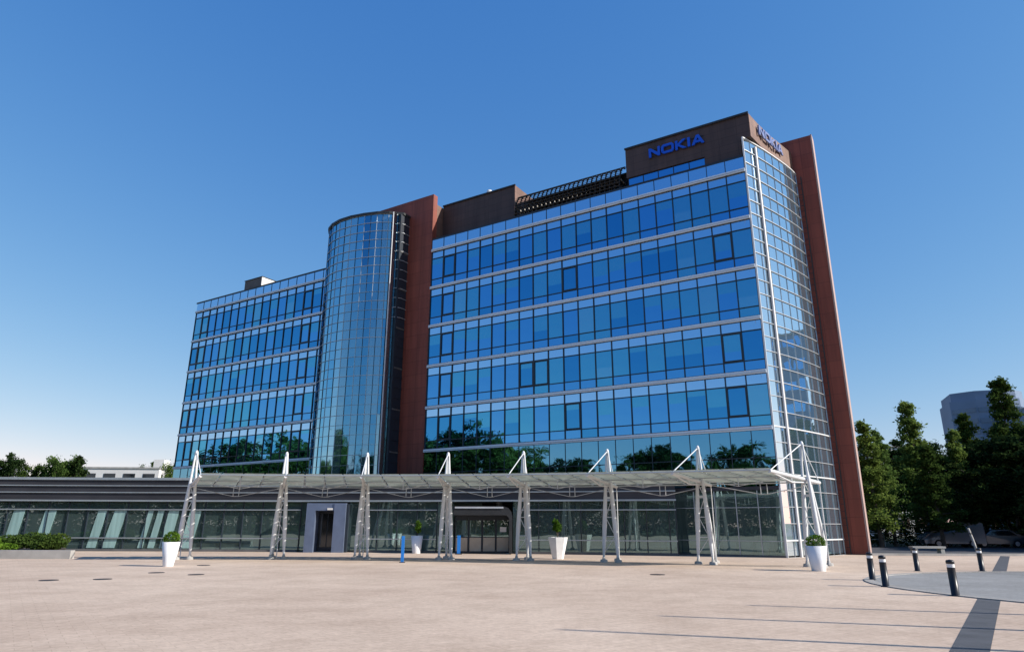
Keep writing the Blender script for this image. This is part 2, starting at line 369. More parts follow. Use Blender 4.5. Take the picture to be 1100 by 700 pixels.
combos = [('office_glass', 'office_glass')] * 5 + [('office_glass_deep', 'office_glass')] * 4 + [('office_glass_blind', 'office_glass'), ('office_glass_pale', 'office_glass_blind'), ('office_glass', 'office_glass_deep'), ('office_glass_blind', 'office_glass_blind')]
pmesh = [pane_mb(a_, b_, rnd).mesh('window_glazing') for a_, b_ in combos + combos]
for k in range(5):
    for i in range(20):
        s = i * BAY; z = H6 + FH * k + .11
        sash = 1 if (i == 19 or (i == 1 and k in (1, 0, 3)) or rnd.random() < .06) else 0
        w = link('window', fmesh[sash], B, (s, 0, z)); r_ = rnd.random()
        ci = rnd.randrange(len(pmesh)) if not (i < 5 and k > 1 and r_ < .35) else rnd.choice([9, 10])
        link('glazing', pmesh[ci], w)
def merged(cols, name):
    fm = MB(); pm = MB()
    for k in range(5):
        for j, s in enumerate(cols):
            z = H6 + FH * k + .11; f = frame_mb(1 if (j % 13 == 4 or j == len(cols) - 1 and k % 2) else 0, s)
            fm.poly([(x, y, zz + z) for x, y, zz in f.v], f.f, 'dark_frame'); a_, b_ = combos[rnd.randrange(len(combos))]
            pane_mb(a_, b_, rnd, s, z, fm)
    return fm
WS0 = 59.6 - 17 * BAY
cols = [20 * BAY] + [WS0 - BAY + i * BAY for i in range(18)]
o = merged(cols, 'window').build('window', B); o['kind'] = 'stuff'; o['label'] = 'rows of blue office windows beyond the stair tower'
# spandrel row above the top band, and the tall glazing below the lowest band
for (c0_, n) in ((0, 21), (WS0 - BAY, 18)):
    mt = MB()
    for i in range(n):
        s = c0_ + i * BAY; t = rnd.uniform(-.003, .003)
        mt.poly([(s + .02, .02 - t, 24.42), (s + BAY - .02, .02 + t, 24.42), (s + BAY - .02, .02 + t, 25.3), (s + .02, .02 - t, 25.3)], [(1, 0, 3, 2)], 'spandrel_glass')
        mt.box(s - .02, s + .02, -.1, .05, 24.4, 25.3, 'dark_frame')
    mt.box(c0_, c0_ + n * BAY, -.1, .045, 25.28, 25.31, 'dark_frame')
    mt.build('parapet_glazing', B)
    lo = MB()
    for i in range(n):
        s = c0_ + i * BAY
        for (za, zb) in ((3.95, 5.55), (5.6, 7.16)):
            t = rnd.uniform(-.003, .003)
            lo.poly([(s + .02, .02 - t, za), (s + BAY - .02, .02 + t, za), (s + BAY - .02, .02 + t, zb), (s + .02, .02 - t, zb)], [(1, 0, 3, 2)], 'low_glass')
        lo.box(s - .02, s + .02, -.1, .05, 3.9, 7.17, 'dark_frame')
    lo.box(c0_, c0_ + n * BAY, -.1, .045, 5.55, 5.6, 'dark_frame')
    lo.box(c0_, c0_ + n * BAY, -.1, .1, 3.72, 3.92, 'fascia')
    lo.build('lower_glazing', B)
# ground storey glazing by the near corner, with the hall seen through it
mt = MB(); mt.poly([(0, .0, .12), (7.25, .0, .12), (7.25, .0, 3.7), (0, .0, 3.7)], [(1, 0, 3, 2)], 'lobby_glass'); gg = mt.build('ground_storey_glazing', B)
for i in range(6): mt = MB(); mt.box(i * BAY - .025 if i else .0, i * BAY + .025 if i else .05, -.1, .05, .1, 3.7, 'frame_steel'); mt.build('mullion', gg)
mt = MB(); mt.box(0, 7.25, -.12, .08, 0, .11, 'concrete_dark'); mt.box(0, 7.25, -.08, .045, .86, .9, 'frame_steel'); mt.box(0, 7.25, -.08, .045, 2.72, 2.76, 'frame_steel')
mt.build('transom', gg)
mt = MB(); bb(mt, .2, 7.2, .2, 7.2, 0, .04, 'inner_floor'); bb(mt, 7.2, 7.29, .1, 7.2, .0, 3.6, 'inner_wall'); bb(mt, .2, 7.2, 7.2, 7.28, .0, 3.6, 'inner_wall'); mt.build('hall_interior', B)
for s, o_ in ((6.3, .9), (3.6, 1.2), (1.0, 1.4)):
    mt = MB(); mt.lathe([(.17, .04), (.17, 3.6)], 'slab_edge', 16, (s, -o_)); mt.build('column', B)
# curved end glazing
arc = [(-.02, .0), (-.32, .75), (-.62, 1.6), (-.93, 2.5), (-1.23, 3.45), (-1.51, 4.4), (-1.77, 5.3), (-2.0, 6.25), (-2.17, 7.2)]
SZ = 26.75; ROWS = 29
def arcsub(n):
    out = []
    for i in range(n + 1):
        t = i / n * (len(arc) - 1); j = min(int(t), len(arc) - 2); u = t - j
        out.append((arc[j][0] * (1 - u) + arc[j + 1][0] * u, arc[j][1] * (1 - u) + arc[j + 1][1] * u))
    return out
cw = MB(); rr = random.Random(3)
for j in range(len(arc) - 1):
    (s0, o0), (s1, o1) = arc[j], arc[j + 1]
    for r in range(ROWS):
        z0, z1 = SZ * r / ROWS, SZ * (r + 1) / ROWS; z0 = max(z0, .1); t = rr.uniform(-.0035, .0035); u = rr.uniform(-.003, .003)
        cw.poly([(s0 + t + u, -o0, z0), (s1 - t + u, -o1, z0), (s1 - t, -o1, z1), (s0 + t, -o0, z1)], [(0, 1, 2, 3)], 'curved_glass')
cwo = cw.build('curved_curtain_wall', B)
for r in range(ROWS + 1):
    mt = MB(); z = SZ * r / ROWS; w = .075 if r in (ROWS, 1, 5, 8) else .035
    for j in range(len(arc) - 1):
        (s0, o0), (s1, o1) = arc[j], arc[j + 1]; mt.bar((s0 - .03, -o0, z), (s1 - .03, -o1, z), .07, w, 'white_metal' if w > .05 else 'light_metal')
    mt.build('transom', cwo)
for j, (s, o_) in enumerate(arc):
    mt = MB(); w = .035 if j else .09
    mt.box(s - (.035 if j else .08), s + .02, -o_ - w / 2, -o_ + w / 2, 0, SZ, 'frame_steel' if j else 'white_metal'); mt.build('mullion', cwo)
mt = MB(); mt.lathe([(.09, 0), (.09, SZ - .3)], 'white_paint', 14, (-.58, -1.25)); mt.build('corner_column', cwo)
mt = MB()    # floor slabs and end wall inside the curved glass
for k in range(-1, 6):
    z = H6 + FH * k - .05
    P = [(s + .22, -o_) for s, o_ in arcsub(8)] + [(.35, -7.2), (.35, 0.0)]
    mt.prism(P[1:], z - .3, z, 'slab_edge')
mt.build('floor_slab', cwo, fix=True)
mt = MB(); bb(mt, .30, .42, .3, 7.2, 0, 25.1, 'inner_wall'); mt.build('end_wall', cwo)
mt = MB()   # slender ladder screen between curved glass and red wall
for r in range(0, 60):
    z = 26.3 * r / 60; mt.bar((-2.3, -7.1, z), (-2.5, -7.14, z), .03, .03, 'dark_metal')
mt.tube([(-2.52, -7.1, 0), (-2.52, -7.1, 26.4)], .04, 'dark_metal', 6)
mt.build('ladder_screen', B)
# red walls
mt = MB(); bb(mt, -3.5, 9, 7.3, 8.3, 0, 29.7, 'red_panel'); bb(mt, -3.6, -3.502, 7.26, 8.3, 0, 29.74, 'sunlit_red_end'); mt.build('red_wall', B)  # pale sheet on the end face paints the sun on the red wall
mt = MB(); bb(mt, 26.3, 34.4, -.06, .5, 0, 29.72, 'red_panel'); mt.build('red_wall', B)
mt = MB(); bb(mt, 26.34, 34.2, .502, 6, 25.3, 28.95, 'sunlit_brown'); mt.build('stair_head', B)
# penthouses
mt = MB(); bb(mt, 18.8, 26.33, 1.4, 7.5, 25.3, 29.15, 'brown_panel'); bb(mt, 18.74, 18.798, 1.36, 7.5, 25.3, 29.13, 'sunlit_brown'); bb(mt, 18.7, 26.33, 1.3, 1.398, 29.08, 29.2, 'dark_metal')  # lighter sheet on the end paints its sunlit face
ph1 = mt.build('penthouse', B)
mt = MB(); mt.lathe([(.0, 29.9), (.22, 29.85), (.26, 29.7), (.26, 29.15)][::-1], 'white_metal', 14, (21.9, -2.2)); mt.box(21.5, 22.3, -2.6, -1.9, 29.15, 29.55, 'white_metal'); mt.build('roof_vent', ph1)
endc = [(-.5, .35), (-.75, 1.9), (-1.15, 3.9), (-1.6, 5.6), (-2.0, 7.25)]
P = [(8.4, -.3), (8.4, -7.29)] + [(s, -o_) for s, o_ in endc[::-1]]
mt = MB(); mt.prism([(s, y) for s, y in P], 26.85, 28.65, 'brown_panel')
P3 = [(8.4, -.3), (8.4, -7.2), (-1.2, -7.2), (.12, -.3)]
mt.prism(P3, 26.25, 26.848, 'brown_panel')
P2 = [(2.62, -.302), (2.62, -7.2), (-1.2, -7.2), (.12, -.302)]
mt.prism(P2, 25.45, 26.248, 'brown_panel')
ph2 = mt.build('penthouse', B, fix=True)
mt = MB()
for j in range(len(endc) - 1):
    (s0, o0), (s1, o1) = endc[j], endc[j + 1]; mt.bar((s0 - .03, -o0, 27.74), (s1 - .03, -o1, 27.74), .05, 1.74, 'sunlit_brown')
mt.build('sunlit_end', ph2)  # lighter sheet painting sunlight on the penthouse end
mt = MB(); bb(mt, 2.62, 8.35, .5, 7.2, 25.31, 26.245, 'core_wall')
for i in range(5):
    s = 2.66 + i * 1.13; mt.poly([(s, -.42, 25.42), (s + 1.09, -.42, 25.42), (s + 1.09, -.42, 26.22), (s, -.42, 26.22)], [(1, 0, 3, 2)], 'office_glass'); bb(mt, s - .05, s, .38, .46, 25.32, 26.24, 'dark_frame')
mt.build('ribbon_window', ph2)
mt = MB()
for j in range(20):
    s = -.3 + j * .43; mt.box(s, s + .012, .302 * -1 - .012, -.3 + .004, 26.3, 28.6, 'dark_frame')
mt = MB(); bb(mt, -.55, 8.45, .22, .298, 28.58, 28.72, 'dark_metal'); mt.build('coping', ph2)
# louvred roof canopy between the penthouses
mt = MB(); n = 24
for i in range(n):
    s = 9.0 + i * (18.1 - 9.0) / (n - 1); pr = []
    for t in range(7):
        a_ = math.pi / 2 * t / 6; pr.append((s, -(.3 + 1.3 * (1 - math.cos(a_))), 25.5 + 2.35 * math.sin(a_)))
    mt.tube(pr, .06, 'dark_metal', 5)
    mt.bar((s, -.4, 25.45), (s, -1.7, 26.8), .06, .1, 'dark_metal'); mt.bar((s, -.45, 26.5), (s, -1.7, 26.5), .07, .12, 'concrete')
mt.build('louvre_rib', B)
mt = MB()
for t in range(1, 13):
    a_ = math.pi / 2 * t / 12; o_ = .3 + 1.3 * (1 - math.cos(a_)); z = 25.5 + 2.35 * math.sin(a_)
    mt.obox((13.55, -o_, z + .05), (4.65, 0, 0), (0, -.15, .09), (0, .01, .02), 'dark_metal')
bb(mt, 8.5, 18.7, 1.75, 1.85, 25.3, 27.6, 'dark_metal')
mt.build('louvre_slat', B)
# wing roof box and west end
mt = MB(); bb(mt, 50.2, 53, 1, 4.2, 25.3, 27.0, 'concrete_dark'); bb(mt, 50.12, 50.198, .95, 4.2, 25.3, 26.95, 'far_white'); bb(mt, 50.1, 53.05, .93, 4.25, 27.0, 27.06, 'dark_metal'); mt.build('roof_plant_box', B)  # white sheet paints sunlight on one end of the box
mt = MB(); bb(mt, 41, 48.5, 1.2, 4, 25.3, 26.1, 'concrete_dark'); mt.build('roof_plant_box', B)
# stair tower
tp = [(29.45, -1.35), (29.85, -1.8), (30.75, -2.3), (31.9, -2.65), (33.3, -2.9), (34.7, -2.9), (35.9, -2.62), (36.85, -2.15), (37.5, -1.5), (37.8, -.7), (37.9, 0)]
TZ = 28.0
mt = MB(); rr = random.Random(8); fine = []
for j in range(len(tp) - 1):
    for u in (0, .5): fine.append((tp[j][0] * (1 - u) + tp[j + 1][0] * u, tp[j][1] * (1 - u) + tp[j + 1][1] * u))
fine.append(tp[-1]); TR = 30
for j in range(len(fine) - 1):
    (s0, o0), (s1, o1) = fine[j], fine[j + 1]; base = rr.randrange(4)
    for r in range(TR):
        if rr.random() < .05: base = rr.randrange(4)
        z0, z1 = 3.8 + (TZ - 3.8) * r / TR, 3.8 + (TZ - 3.8) * (r + 1) / TR; t = rr.uniform(-.003, .003)
        mt.poly([(s0 + t, -o0 + t, z0), (s1 - t, -o1, z0), (s1 - t, -o1, z1), (s0 + t, -o0 + t, z1)], [(0, 1, 2, 3)], 'tower_glass_%d' % base)
tow = mt.build('stair_tower', B)
for r in range(TR + 1):
    mt = MB(); z = 3.8 + (TZ - 3.8) * r / TR; big = r % 4 == 0
    for j in range(len(fine) - 1):
        (s0, o0), (s1, o1) = fine[j], fine[j + 1]; mt.bar((s0, -o0 + .03, z), (s1, -o1 + .03, z), .05, .04 if r > 22 else (.035 if big else .02), 'light_metal' if r > 22 or r % 2 == 0 else 'frame_steel')
    mt.build('transom', tow)
for j, (s, o_) in enumerate(fine): mt = MB(); mt.box(s - .014, s + .014, -o_ - .02, -o_ + .04, 3.8, TZ, 'dark_frame' if j % 2 else 'frame_steel'); mt.build('mullion', tow)
mt = MB(); mt.obox((29.25, 1.55, (3.8 + TZ) / 2), (.02, 0, 0), (0, .3, 0), (0, 0, (TZ - 3.8) / 2), 'fin_glass')
mt.box(29.22, 29.3, 1.84, 1.9, 3.8, TZ, 'white_metal'); mt.build('edge_fin', tow)
mt = MB(); mt.box(28.95, 29.2, .07, 1.2, 3.8, TZ, 'dark_frame'); mt.build('side_wall', tow)
for r in range(28):
    mt = MB(); z = 3.9 + r * .86; mt.tube([(29.25, 1.3, z), (29.05, 1.2, z), (28.85, .8, z), (28.85, .1, z)], .022, 'light_metal' if r > 16 else 'dark_metal', 5)
    if r % 4 == 0: mt.box(28.9, 28.94, .1, 1.1, z - .12, z, 'concrete_dark')
    mt.build('side_rail', tow)
P = [(33.3 + (-o_ * 0) + (s_ - 33.3) * 1.03, -o_ * 1.05) for s_, o_ in tp[:-1]] + [(38.0, .05)]
mt = MB(); mt.prism([(28.85, .05), (28.85, 1.0)] + P, TZ, TZ + .2, 'dark_metal'); mt.build('roof_cap', tow, fix=True)
mt = MB(); mt.box(37.75, 37.87, .3, .42, 3.8, 14.5, 'white_metal'); mt.build('downpipe', B)

# ------------------------------------------------------------ roof signs
def letters():
    T = .19; H_ = .72
    def bar(x0, x1, z0, z1): return [(x0, z0), (x1, z0), (x1, z1), (x0, z1)]
    L = []
    L.append((.92, [bar(0, T, 0, H_), bar(.73, .92, 0, H_), [(T, H_), (T, H_ - .27), (.73, 0), (.73, .27)]]))                    # N
    L.append((1.02, [[(.0, .16), (.16, 0), (.24, T * .9), (T, .24)], [(.16, 0), (.86, 0), (.78, T * .9), (.24, T * .9)], [(.86, 0), (1.02, .16), (1.02 - T, .24), (.78, T * .9)],
              [(1.02, .16), (1.02, H_ - .16), (1.02 - T, H_ - .24), (1.02 - T, .24)], [(1.02, H_ - .16), (.86, H_), (.78, H_ - T * .9), (1.02 - T, H_ - .24)],
              [(.86, H_), (.16, H_), (.24, H_ - T * .9), (.78, H_ - T * .9)], [(.16, H_), (0, H_ - .16), (T, H_ - .24), (.24, H_ - T * .9)], [(0, H_ - .16), (0, .16), (T, .24), (T, H_ - .24)]]))   # O
    L.append((.86, [bar(0, T, 0, H_), [(T, .28), (.58, 0), (.88, 0), (T, .46)], [(T, .27), (T, .46), (.58, H_), (.86, H_)]]))  # K
    L.append((.2, [bar(0, .2, 0, H_)]))                                                                                       # I
    L.append((.98, [[(0, 0), (.23, 0), (.6, H_), (.38, H_)], [(.75, 0), (.98, 0), (.6, H_), (.38, H_)], bar(.28, .72, .13, .29)]))   # A
    return L
def sign(label, origin, du, nrm, mat, total, group='roof signs'):
    t = thing('roof_sign', label, 'sign', origin, 0, group); x = 0; gap = .1
    Ls = letters(); full = sum(l[0] for l in Ls) + gap * 4; k = total / full
    du = Vector(du).normalized(); nrm = Vector(nrm).normalized()
    for w, polys in Ls:
        m = MB()
        for i, pl in enumerate(polys):
            dd = .10 + .004 * i
            P = [du * ((x + u) * k) + Vector((0, 0, v)) + nrm * .06 for u, v in pl]; Q = [p + nrm * dd for p in P]
            n = len(P); m.poly(P + Q, [tuple(range(n)), tuple(range(n, 2 * n))[::-1]] + [(i_, (i_ + 1) % n, n + (i_ + 1) % n, n + i_) for i_ in range(n)], mat)
        m.build('letter', t, fix=True); x += w + gap
    m = MB()
    for v in (.1, .6): m.bar(du * .05 + Vector((0, 0, v)) + nrm * .03, du * (total - .05) + Vector((0, 0, v)) + nrm * .03, .03, .03, 'dark_metal')
    m.build('rail', t)
sign('blue block letters NOKIA on the dark penthouse wall facing the plaza', wpt(6.55, .3, 27.3), (-DV[0], -DV[1], 0), (-NV[0], -NV[1], 0), 'sign_blue', 4.05)
a = Vector(wpt(-.78, 1.5, 0)); b = Vector(wpt(-1.62, 5.4, 0))
sign('block letters NOKIA with sun glare in their colour, seen edge-on along the sunlit end of the penthouse', (a.x, a.y, 27.5), (b - a), (-DV[0], -DV[1], 0), 'sign_glare', 3.9)

# ------------------------------------------------------------ the low entrance building
def lobY(x): return 46.2 - .0037 * (x + 25) ** 2
LB = thing('entrance_hall', 'low dark-banded glass entrance hall in front of the office block', 'building')
xs = [-62 + i * 1.3 for i in range(56)]; xs = [x for x in xs if x < 9.6] + [9.9]
def lp(x, off=0): return (x, lobY(x) + off)
def strip(mb, z0, z1, off0, off1, mat, x0=-99, x1=99):
    q = [x for x in xs if x0 <= x <= x1]
    for a_, b_ in zip(q, q[1:]):
        A, Bq, C_, D_ = lp(a_, off0), lp(b_, off0), lp(b_, off1), lp(a_, off1)
        mb.prism([A, Bq, C_, D_], z0, z1, mat)
mt = MB(); strip(mt, 3.2, 4.55, 0, .4, 'fascia'); mt.prism([lp(9.9, 0), (10.1, 43.2), (9.9, 43.2), lp(9.88, .4)], 3.2, 4.55, 'fascia'); mt.build('fascia', LB)
for z, w in ((4.62, .16), (4.17, .06), (3.73, .06), (3.2, .1)):
    mt = MB(); strip(mt, z - w / 2, z + w / 2, -.09, -.002, 'frame_steel'); mt.build('fascia_rail', LB)
mt = MB()
P = [lp(x, .1) for x in xs]; mt.prism(P + [(9.9, 43.3), (7.2, 45.0), (-62, 60)][1:] + [(-62, 60)][:0], 4.552, 4.66, 'roof_felt')
mt.build('roof', LB, fix=True)
PORT, ENT = (-13.35, -10.6), (-3.7, .1)
def lobglass(x0, x1):
    m = MB()
    for a_, b_ in zip(xs, xs[1:]):
        if b_ <= x0 or a_ >= x1: continue
        a2, b2 = max(a_, x0), min(b_, x1); t = rr.uniform(-.004, .004)
        A, Bq = lp(a2, .2), lp(b2, .2)
        m.poly([(A[0], A[1] + t, .12), (Bq[0], Bq[1] - t, .12), (Bq[0], Bq[1] - t, 3.19), (A[0], A[1] + t, 3.19)], [(0, 1, 2, 3)], 'lobby_glass')
    m.build('glazing', LB)
for r_ in ((-62, PORT[0]), (PORT[1], ENT[0]), (ENT[1], 9.9)): lobglass(*r_)
for x in xs:
    if PORT[0] < x < PORT[1] or ENT[0] < x < ENT[1] or x < -42: continue
    mt = MB(); A = lp(x, .17); mt.box(A[0] - .022, A[0] + .022, A[1] - .06, A[1] + .04, .1, 3.2, 'dark_frame'); mt.build('mullion', LB)
for x0, x1 in ((-99, -13.5), (-10.2, -4), (.2, 99)):
    for z in (2.6, .8): mt = MB(); strip(mt, z, z + .065, .06, .14, 'frame_steel', x0, x1); mt.build('transom', LB)
for x0, x1 in ((-99, -13.5), (-10.4, -4), (.2, 99)): mt = MB(); strip(mt, 0, .14, -.03, .3, 'concrete_dark', x0, x1); mt.build('plinth', LB)
mt = MB(); strip(mt, .005, .05, .3, 7, 'inner_floor'); mt.build('floor', LB)
mt = MB(); strip(mt, 3.25, 3.4, .42, 7, 'inner_wall'); mt.build('ceiling', LB)
mt = MB(); strip(mt, 0.05, 3.25, 6.6, 6.8, 'inner_wall'); mt.build('back_wall', LB)
for x in [-58 + 5.2 * i for i in range(13)]:
    y = lobY(x) + 2.2; mt = MB(); mt.lathe([(.2, .05), (.2, 3.25)], 'slab_edge', 14, (x, y)); mt.build('column', LB)
# leaning pale panels behind the glass at the left
for x0, x1, lean in ((-33.2, -32.2, .6), (-31.2, -30.2, .7), (-27.75, -26.95, .75), (-26.7, -25.6, .9), (-24.4, -23.95, .75), (-23.75, -23.2, .7), (-23.0, -22.1, .6), (-21.6, -20.6, .7)):
    lean *= .55; y = lobY((x0 + x1) / 2) + .155; m = MB()
    x1 -= .25 * (x1 - x0); P = [(x0 - lean / 2, y, .2), (x1 - lean / 2, y, .2), (x1 + lean / 2, y, 2.58), (x0 + lean / 2, y, 2.58)]; Q = [(p[0], p[1] + .02, p[2]) for p in P]
    m.poly(P + Q, [(0, 1, 2, 3), (7, 6, 5, 4), (0, 4, 5, 1), (1, 5, 6, 2), (2, 6, 7, 3), (3, 7, 4, 0)], 'teal_fin'); m.build('leaning_panel', LB)
for x0, x1, y_ in ((-9.0, -8.6, 1.0), (-8.0, -7.6, 1.2), (7.0, 7.3, 1)):
    m = MB(); y = lobY(x0) + y_; m.bar((x0, y, .05), (x1 + .5, y, 3.2), .16, .22, 'teal_fin', up=(0, 1, 0)); m.build('raking_column', LB)
# left portal
mt = MB(); y = lobY(-12)
mt.box(-13.3, -12.72, y - .5, y + .6, 0, 3.05, 'portal_metal'); mt.box(-12.72, -11.5, y - .5, y + .6, 2.58, 3.05, 'portal_metal'); mt.box(-11.5, -10.75, y - .55, y + .6, 0, 3.05, 'portal_metal'); mt.box(-10.748, -10.6, y - .35, y + .6, 0, 3.0, 'dark_frame')
po = mt.build('side_portal', LB)
mt = MB(); mt.box(-12.7, -11.52, y + .45, y + .5, .06, 2.56, 'dark_frame'); mt.box(-12.66, -12.14, y + .42, y + .449, .3, 2.4, 'car_glass'); mt.box(-12.08, -11.56, y + .42, y + .449, .3, 2.4, 'car_glass'); mt.build('door', po)
mt = MB(); mt.box(-11.95, -11.6, y - .54, y - .502, 2.62, 2.74, 'lamp_glass'); mt.build('wall_lamp', po)
# main entrance with curved dark canopy
mt = MB(); y = lobY(-1.8) - .3
pr = [(-3.6, 2.3), (-3.6, 2.82), (-.45, 2.82), (-.2, 2.74), (.0, 2.5), (.06, 2.2), (.06, 0.05), (-.14, 0.05), (-.14, 2.1), (-.3, 2.3)]
P = [(x, y - .9, z) for x, z in pr] + [(x, y + .6, z) for x, z in pr]; n = len(pr)
mt.poly(P, [tuple(range(n)), tuple(range(n, 2 * n))[::-1]] + [(i, (i + 1) % n, n + (i + 1) % n, n + i) for i in range(n)], 'dark_metal'); en = mt.build('main_entrance', LB, fix=True)
mt = MB(); mt.box(-3.5, -.5, y - .96, y - .902, 2.7, 2.8, 'light_metal'); mt.build('canopy_edge', en)
for i in range(4):
    x = -3.55 + i * .86; mt = MB()
    for a_, b_, c_, d_ in ((0, .05, .06, 2.1), (.79, .84, .06, 2.1), (.05, .79, .06, .14), (.05, .79, 2.0, 2.1), (.05, .79, .95, 1.0)): mt.box(x + a_, x + b_, y + .3, y + .36, c_, d_, 'dark_frame')
    dr = mt.build('door', en); mt = MB(); mt.box(x + .05, x + .79, y + .32, y + .335, .14, .95, 'door_reflection'); mt.build('reflected_ground', dr)  # beige lower half paints the ground reflected in the door glass
    mt = MB(); mt.poly([(x + .05, y + .33, 1.0), (x + .79, y + .33, 1.0), (x + .79, y + .33, 2.0), (x + .05, y + .33, 2.0)], [(0, 1, 2, 3)], 'lobby_glass'); mt.build('pane', dr)
mt = MB(); mt.box(-.72, -.32, y + .26, y + .28, 1.3, 1.6, 'white_paint'); mt.build('notice', en)
mt = MB(); mt.box(-3.55, -.12, y + .28, y + .4, 2.1, 2.32, 'dark_frame'); mt.build('door_head', en)

# lounge chairs in the corner hall
def chair_mb():
    m = MB(); m.lathe([(.22, .04), (.3, .1), (.36, .42), (.3, .44), (0, .42)], 'white_paint', 14)
    for k in range(9):
        t = math.pi * (.0 + k / 8); t2 = math.pi * ((k + 1) / 8)
        if k < 8: m.bar((.36 * math.cos(t), .36 * math.sin(t), .58), (.36 * math.cos(t2), .36 * math.sin(t2), .58), .07, .36, 'white_paint')
    return m
cm = chair_mb().mesh('tub_chair')
for i, (s, o_, lb) in enumerate(((7.0, .9, 'white tub chair behind the glass, the farthest from the building corner'), (4.75, .9, 'white tub chair behind the glass beside the seventh canopy mast'), (3.3, .8, 'white tub chair behind the glass to the right of the seventh canopy mast'), (2.4, 1.2, 'white tub chair behind the glass, second from the building corner'), (1.4, .8, 'white tub chair behind the glass, the nearest to the building corner'))):
    c = link('tub_chair', cm, None, wpt(s, o_, .04), random.uniform(0, 6)); tag(c, lb, 'chair', 'tub chairs in the glass hall')

# ------------------------------------------------------------ the cable canopy on masts
CN = thing('entrance_canopy', 'long curved canopy of frosted glass hung from eight white steel masts', 'canopy')
MP = [(-16.53, 35.6), (-11.99, 36.2), (-7.73, 36.4), (-3.37, 36.1), (.62, 35.4), (4.84, 34.3), (8.99, 32.7), (13.22, 30.8)]
TH = [R(-32 + 12.5 * i) for i in range(8)]
ZF, ZR, ZA = 3.98, 3.6, 5.33
fr, re_ = [], []
for (x, y), th in zip(MP, TH):
    rx, ry = math.sin(th), math.cos(th); fr.append(Vector((x - 2.6 * rx, y - 2.6 * ry, ZF))); re_.append(Vector((x + 1.05 * rx, y + 1.05 * ry, ZR)))
for i, ((x, y), th) in enumerate(zip(MP, TH)):
    rx, ry = math.sin(th), math.cos(th); tx, ty = ry, -rx
    m = MB(); m.lathe([(.07, ZA - .12), (.09, ZA - .02), (.05, ZA + .08), (0, ZA + .1)], 'white_metal', 10, (x, y)); mast = m.build('mast', CN)
    for w_, z_ in ((.2, 3.02), (.13, 3.66)): m = MB(); m.bar((x - w_ * tx, y - w_ * ty, z_), (x + w_ * tx, y + w_ * ty, z_), .07, .1, 'white_metal'); m.build('head_plate', mast)
    feet = [(-.32 - .04 * (i > 3), -.05), (.32 + .06 * (i > 3), -.05), (-.2, 1.35)]
    for q, (ft, frd) in enumerate(feet):
        bx, by = x + ft * tx + frd * rx, y + ft * ty + frd * ry
        a_ = Vector((bx, by, .2)); b_ = Vector((x + .04 * (1 if ft > 0 else -1) * tx, y + .04 * (1 if ft > 0 else -1) * ty, ZA))
        m = MB(); pts = [a_.lerp(b_, t) for t in (0, .12, .3, .56, .75, 1)]; m.tube(pts, [.05, .09, .115, .09, .06, .045] if q < 2 else [.05, .075, .09, .075, .055, .045], 'white_metal', 10); m.build('leg', mast)
        m = MB(); m.lathe([(.19, 0), (.17, .12), (.08, .14), (.06, .24), (0, .25)], 'concrete', 12, (bx, by)); m.build('foot', mast)
    for z_, k_ in ((1.2, .75), (2.1, .58)):
        m = MB(); m.tube([(x - .26 * k_ * tx, y - .26 * k_ * ty, z_), (x + .26 * k_ * tx, y + .26 * k_ * ty, z_)], .02, 'white_metal', 6); m.build('cross_strut', mast)
    m = MB(); zz = [.5, 1.2, 2.1, 3.0, 3.66]
    for a_, b_, sg in zip(zz, zz[1:], (1, -1, 1, -1)):
        wa, wb = .32 * (1 - a_ / 5.8), .32 * (1 - b_ / 5.8); m.tube([(x - sg * wa * tx, y - sg * wa * ty, a_), (x + sg * wb * tx, y + sg * wb * ty, b_)], .016, 'white_metal', 5)
    m.build('zigzag_brace', mast)
    m = MB(); top = Vector((x, y, ZA - .03)); m.tube([top, fr[i]], .026, 'white_metal', 6); m.tube([top, re_[i]], .02, 'white_metal', 6)
    m.tube([re_[i], (re_[i].x, re_[i].y, .05)], .024, 'white_metal', 6); m.build('tie_rod', mast)
    m = MB(); lo = fr[i].lerp(re_[i], .42) + Vector((0, 0, -.26))
    m.tube([fr[i], re_[i]], .085, 'white_metal', 8); m.tube([fr[i] + Vector((0, 0, -.02)), lo, re_[i]], .035, 'white_metal', 6); m.tube([lo, lo + Vector((0, 0, .26))], .03, 'white_metal', 6)
    m.build('beam', mast)
up = Vector((0, 0, .11))
